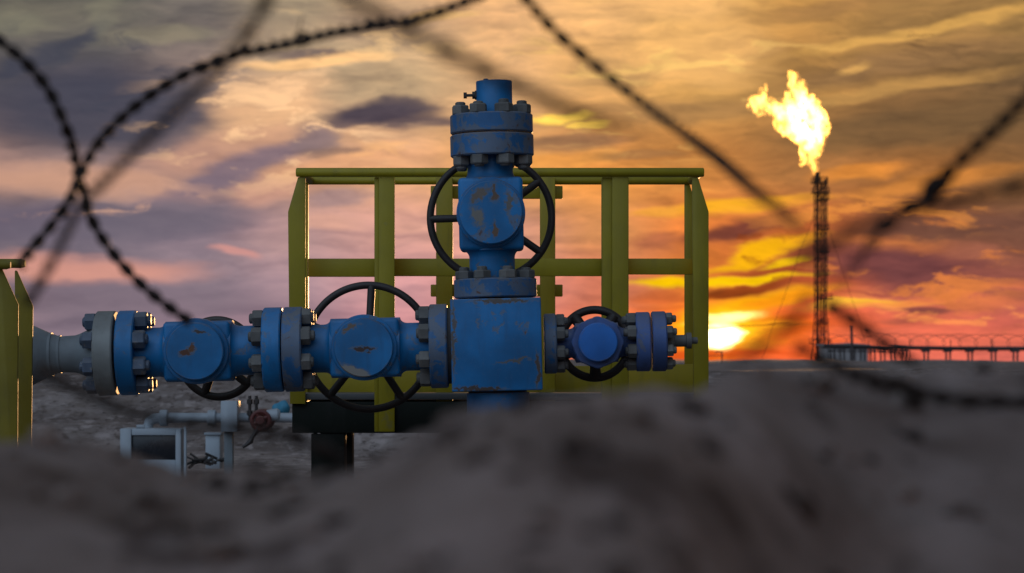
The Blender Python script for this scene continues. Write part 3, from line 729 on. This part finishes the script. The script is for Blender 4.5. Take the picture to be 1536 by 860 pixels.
bm = bmesh.new(); tube(bm, [(fx(1236.5), -.4, 0), (fx(1236.5), -.4, fz(270))], .24, 10); tube(bm, [(fx(1233.5), .2, 0), (fx(1233.5), .2, fz(275))], .12, 8); finish(bm, 'riser_pipe', M['stack'], fs)
for (pa, pb_, py, h) in ((1217, 1241, 275, 1.0), (1218, 1244, 290, 1.1), (1228, 1243, 300, .9), (1228, 1243, 345, .7), (1228, 1243, 378, .8), (1228, 1243, 413, .8), (1230, 1248, 450, .8), (1230, 1242, 486, .7), (1214, 1246, 517, .8)):
    bm = bmesh.new(); x0, x1, z0 = fx(pa), fx(pb_), fz(py); box(bm, x0, x1, -1.9, 1.9, z0, z0+.18)
    for xx in (x0+.1, (x0+x1)/2, x1-.1):
        for yy in (-1.8, 1.8): tube(bm, [(xx, yy, z0+.1), (xx, yy, z0+1.3)], .06, 5)
    for zz in (.75, 1.3):
        tube(bm, [(x0+.1, -1.8, z0+zz), (x1-.1, -1.8, z0+zz), (x1-.1, 1.8, z0+zz), (x0+.1, 1.8, z0+zz)], .05, 5, closed=True)
    finish(bm, 'platform', M['stack'], fs)
bm = bmesh.new()
for sx_ in (-1, 1): tube(bm, [(fx(1229), 0, fz(300)), (fx(1229)+sx_*14, 6, 0)], .05, 5)
finish(bm, 'guy_wire', M['stack'], fs)

blobs = [(1221,257,5,.5),(1220,250,8,.4),(1217,242,11,.3),(1211,234,12,.25),(1220,232,10,.3),(1208,226,9,.25),(1205,240,6,.3),(1203,247,4,.4),(1221,221,14,.6),(1211,214,14,.7),
 (1219,206,19,1),(1228,203,13,1),(1205,200,16,1),(1215,194,22,1),(1229,188,13,1),(1203,184,22,1),(1220,177,18,1),(1233,180,9,1),(1191,178,17,1),(1206,166,18,1),(1219,161,13,.9),(1187,165,14,.9),
 (1201,152,15,.9),(1195,140,11,.8),(1190,129,9,.8),(1193,119,8,.8),(1187,113,5,.8),(1204,126,6,.6),(1208,133,4,.6),(1211,150,8,.7),(1174,172,14,.7),(1164,163,9,.7),(1170,184,9,.6),(1180,194,9,.6),(1192,205,9,.6),(1178,152,7,.5),(1182,142,5,.5),
 (1156,157,10,.4),(1146,156,12,.35),(1136,161,12,.35),(1128,160,8,.35),(1140,148,9,.35),(1145,139,7,.35),(1148,131,4,.4),(1124,152,4,.4),(1130,147,4,.4),(1158,171,5,.4),(1160,178,4,.4),(1240,190,4,.7),(1239,200,5,.7),(1234,213,6,.7),(1237,170,4,.7)]
bm = bmesh.new()
f0 = W3(1221, 258, FD)
for (px, py, r, fy) in blobs:
    t = bmesh.new(); rr = r*1.12/FS; bmesh.ops.create_icosphere(t, subdivisions=3, radius=rr)
    sh_ = random.uniform(-.35, .1)
    for v_ in t.verts: v_.co = Vector((v_.co.x*.88+v_.co.z*sh_, v_.co.y*fy, v_.co.z*1.12))
    p = W3(px, py, FD)-f0+Vector((0, random.uniform(-.2, .2)*rr, 0))
    bmesh.ops.translate(t, verts=t.verts, vec=p); merge(bm, t)
fl = finish(bm, 'flare_flame', M['flame'], sharp=180)
fl.location = f0
md = fl.modifiers.new('remesh', 'REMESH'); md.mode = 'VOXEL'; md.voxel_size = .2
dg = bpy.context.evaluated_depsgraph_get(); dg.update()
me = bpy.data.meshes.new_from_object(fl.evaluated_get(dg)); old = fl.data; fl.modifiers.clear(); fl.data = me; bpy.data.meshes.remove(old)
for v_ in me.vertices:
    p = v_.co; nn = v_.normal
    sp = Vector((p.x+.45*p.z, p.y, p.z*.6))
    a = .5*noise.noise(sp*.4)+.75*noise.noise(sp*.9+Vector((9, 2, 1)))+.62*noise.noise(sp*1.7+Vector((3, 3, 3)))+.34*noise.noise(sp*3.2)-.12
    v_.co = p+nn*a*min(1.0, .3+p.length*.12)+Vector((-.3*noise.noise(p*.7+Vector((5, 5, 5))), 0, .5*noise.noise(p*.9)))*min(1, p.length*.15)
tag(fl, 'bright white and yellow gas flame blowing left from the flare stack tip', 'flame')

# ------------------------------------------------------------------ far right: pipe rack, coil, pole, shed, cable
RK = 158.0; RS = F/RK
def wz(py): return ZC+(HY-py)/RS
rk0 = W3(1400, 540, RK); rk0.z = 0
rk = empty('pipe_rack', tuple(rk0), label='long dark horizontal pipe on paired legs along the far right horizon', cat='pipe rack')
X_ = lambda px: (px-1400)/RS
bm = bmesh.new(); tube(bm, [(X_(1236), 0, wz(518)), (X_(1320), 0, wz(520.5)), (X_(1430), 0, wz(522)), (X_(1640), 0, wz(522.5))], .10, 10)
tube(bm, [(X_(1236), .5, wz(521)), (X_(1430), .5, wz(524)), (X_(1640), .5, wz(524.5))], .08, 8)
finish(bm, 'pipe', M['farsteel'], rk)
for k, px in enumerate([1248, 1263, 1279, 1294, 1309, 1324, 1340, 1356, 1389, 1422, 1455, 1490, 1523, 1557, 1590]):
    bm = bmesh.new()
    for dx in (-.11, .13): box(bm, X_(px)+dx-.042, X_(px)+dx+.042, -.1, .1, -.3, wz(522)-.06)
    box(bm, X_(px)-.22, X_(px)+.24, -.16, .6, wz(524.5)-.16, wz(524.5)-.04)
    finish(bm, 'leg', M['farsteel'], rk)
bm = bmesh.new(); pts = []
L0, L1 = X_(1225), X_(1640); turns = 17
for i in range(turns*28+1):
    t = i/(turns*28); a = t*turns*2*PI
    rr = .46*(1+.12*noise.noise(Vector((t*40, 0, 0))))
    pts.append((L0+(L1-L0)*t+.72*math.sin(a)*1.1, 1.2+rr*.8*math.cos(a*1.0+.6), wz(512.5)+rr*math.cos(a)+.1*noise.noise(Vector((t*14, 3, 0)))))
tube(bm, pts, .016, 5)
for i in range(7):
    px = 1245+i*62; tube(bm, [(X_(px), 1.2, -.2), (X_(px), 1.2, wz(510))], .03, 5)
cz_ = finish(bm, 'razor_wire_coil', M['farsteel'], sharp=60, loc=tuple(rk0))
tag(cz_, 'thin coil of razor wire strung above the far pipe rack', 'razor wire')
bm = bmesh.new(); p = W3(1278.5, 540, 150); tube(bm, [(0, 0, -.3), (-.04, 0, .55+(HY-490)*150/F), (-.05, 0, .55+(HY-487)*150/F)], [.09, .085, .05], 8)
box(bm, -.16, .08, -.05, .05, .55+(HY-489)*150/F, .55+(HY-488)*150/F)
po = finish(bm, 'pole', M['farsteel'], loc=(p.x, 150, 0)); tag(po, 'short leaning dark pole in front of the low grey shed', 'pole')
sh0 = W3(1272, 540, 172); sh0.z = 0
sh = empty('shed', tuple(sh0), label='low flat grey shed at the foot of the flare stack', cat='shed')
bm = bmesh.new(); w = 33*172/F; zt = .55+(HY-519)*172/F; box(bm, -w, w*.9, 0, 4, -.3, zt, .03); finish(bm, 'wall', M['farwall'], sh)
bm = bmesh.new(); prism(bm, [(-w-.15, zt+.003), (w*.9+.15, zt+.003), (w*.9+.15, zt+.1), (0, zt+.2), (-w-.15, zt+.12)], -.2, 4.2); finish(bm, 'roof', M['farwall'], sh)
bm = bmesh.new(); p = W3(1083, 540, 140)
tube(bm, [(0, 0, -.3), (0, 0, .55+(HY-528)*140/F)], .04, 6); tube(bm, [(0, 0, .55+(HY-528)*140/F), (-.28, 0, .55+(HY-527)*140/F), (-.36, 0, .55+(HY-530)*140/F)], .035, 6); tube(bm, [(-.9, 0, .45+(HY-531)*140/F), (.1, 0, .45+(HY-531)*140/F)], .02, 5)
tag(finish(bm, 'standpipe', M['farsteel'], loc=(p.x, 140, 0)), 'tiny bent standpipe silhouetted below the setting sun', 'standpipe')

# ------------------------------------------------------------------ barbed wire, close to the lens
def spline(pts, step):
    P4 = [pts[0]]+pts+[pts[-1]]; dense = []
    for i in range(1, len(P4)-2):
        for k in range(40):
            t = k/40; a, b_, c_, d_ = P4[i-1], P4[i], P4[i+1], P4[i+2]
            dense.append(.5*((2*b_)+(c_-a)*t+(2*a-5*b_+4*c_-d_)*t*t+(3*b_-a-3*c_+d_)*t**3))
    dense.append(P4[-2]); out = [dense[0]]; acc = 0
    for a, b_ in zip(dense, dense[1:]):
        L = (b_-a).length; pos = step-acc
        while pos <= L and L > 0: out.append(a+(b_-a)*(pos/L)); pos += step
        acc = (acc+L) % step
    return out
def barbed(path, label, pitch=.0320, hr=.0027, wr=.0014, barbs=(), taper=0):
    pts = [W3(a, b_, d) for a, b_, d in path]
    c0 = pts[0].copy(); step = pitch/14
    line = spline([p-c0 for p in pts], step)
    n_ = len(line); tan = [(line[min(i+1, n_-1)]-line[max(i-1, 0)]).normalized() for i in range(n_)]
    # keep the twist's frame towards the side so that the strands cross evenly
    bm = bmesh.new(); u = tan[0].cross(Vector((0, 1, 0))).normalized(); A, B = [], []; ph0 = random.random()*6
    for i in range(n_):
        u = (u-tan[i]*u.dot(tan[i])).normalized(); v_ = tan[i].cross(u)
        a = ph0+2*PI*i*step/pitch*(1+.02*math.sin(i*.013)); dv = (u*math.cos(a)+v_*math.sin(a))*hr*(1+.25*noise.noise(Vector((i*step*30, 1, 4))))
        A.append(line[i]+dv); B.append(line[i]-dv)
    def fade(f): return [max(.12, min(1.0, (n_-1-i)/max(1, n_*taper)))*f if taper else f for i in range(n_)]
    wrs = fade(wr)
    tube(bm, A, wrs, 6); tube(bm, B, wrs, 6); tube(bm, line, [w_*.95 for w_ in wrs], 6)
    o = finish(bm, 'barbed_wire', M['wire'], sharp=80, loc=tuple(c0))
    tag(o, label, 'barbed wire', 'strands of barbed wire close to the lens')
    for f_ in barbs:
        i = min(n_-2, max(1, int(f_*n_))); bm = bmesh.new()
        hel = []
        for k in range(40):
            a = 2*PI*k/10; hel.append(line[i]+tan[i]*(k-20)*.00022+(u*math.cos(a)+tan[i].cross(u)*math.sin(a))*.0052)
        e0 = hel[0]+(Vector((random.uniform(-.6, .6), random.uniform(-.5, .5), 1)).normalized())*.016
        e1 = hel[-1]+(Vector((random.uniform(-.6, .6), random.uniform(-.5, .5), -1)).normalized())*.016
        tube(bm, [e0]+hel+[e1], [.0003]+[.0011]*40+[.0003], 6)
        finish(bm, 'barb', M['wire'], o, sharp=80)
    return o
barbed([(-60,20,2.05),(0,62,2.05),(42,97,2.05),(76,140,2.05),(100,195,2.05),(113,245,2.08),(124,290,2.1),(142,338,2.1),(172,383,2.1),(210,425,2.1),(250,458,2.1),(287,484,2.1)],
       'blurred barbed wire curving down the left edge and ending above the leftmost valve', hr=.0033, wr=.0018)
barbed([(30,400,2.0),(50,372,2.02),(80,335,2.03),(105,300,2.04),(122,262,2.06),(145,220,2.08),(190,171,2.1),(255,124,2.1),(338,86,2.1),(420,67,2.06),(500,48,2.0),(590,33,1.94),(660,16,1.88),(730,-14,1.83),(800,-60,1.8)],
       'beaded barbed wire arching from the left crossing up to the top middle', hr=.0032, wr=.00175, barbs=(.55,))
barbed([(40,455,1.42),(62,420,1.4),(85,378,1.38),(118,312,1.33),(160,268,1.28),(220,207,1.22),(290,138,1.16),(348,80,1.12),(392,14,1.1),(430,-60,1.1)],
       'soft straight barbed wire slanting from the lower left crossing to the top edge', hr=.0018, wr=.0014)
barbed([(480,-50,.95),(530,0,.92),(600,38,.9),(700,92,.9),(800,142,.92),(880,176,.96),(950,198,1.0),(1000,206,1.02)],
       'most blurred barbed wire slanting across the sky behind the top of the wellhead', hr=.0017, wr=.0016, taper=.3)
barbed([(740,-60,1.7),(785,-5,1.72),(830,45,1.75),(900,104,1.75),(960,150,1.72),(1020,195,1.66),(1080,240,1.55),(1130,284,1.4),(1172,316,1.3),(1205,348,1.2),(1222,366,1.15)],
       'barbed wire slanting from the top middle down towards the flare stack', taper=.5)
barbed([(1620,70,1.3),(1545,140,1.33),(1500,184,1.36),(1440,240,1.4),(1392,290,1.42),(1340,330,1.43),(1300,375,1.42),(1262,425,1.42),(1240,466,1.42)],
       'dark beaded barbed wire slanting down the right side of the sky', hr=.003, wr=.0016, barbs=(.6,), taper=.3)
barbed([(1195,520,1.32),(1240,545,1.33),(1280,563,1.35),(1320,577,1.36),(1400,595,1.4),(1470,601,1.4),(1545,604,1.4),(1640,606,1.4)],
       'barbed wire lying along the right crest of the sand berm')
barbed([(1620,262,1.1),(1545,274,1.1),(1480,290,1.1),(1420,306,1.08),(1350,322,1.05),(1285,345,1.03),(1240,372,1.0),(1195,392,.97)],
       'faint barbed wire crossing the right side below the darker strand', hr=.0018, wr=.0013)
barbed([(1215,440,1.0),(1200,470,1.0),(1172,497,1.0),(1135,522,1.0),(1095,548,1.0)],
       'short faint barbed wire end hanging in front of the sunset glow', hr=.0016, wr=.0010)
barbed([(1236,455,1.4),(1258,468,1.4),(1278,480,1.4),(1303,498,1.4),(1336,522,1.4),(1375,545,1.4)],
       'short barbed wire end low at the right of the flare stack', pitch=.022)
barbed([(60,556,1.55),(88,570,1.5),(130,590,1.45),(200,617,1.38),(280,634,1.35),(360,641,1.33),(430,652,1.33),(520,690,1.33)],
       'dark blurred barbed wire lying low in front of the white pipe')
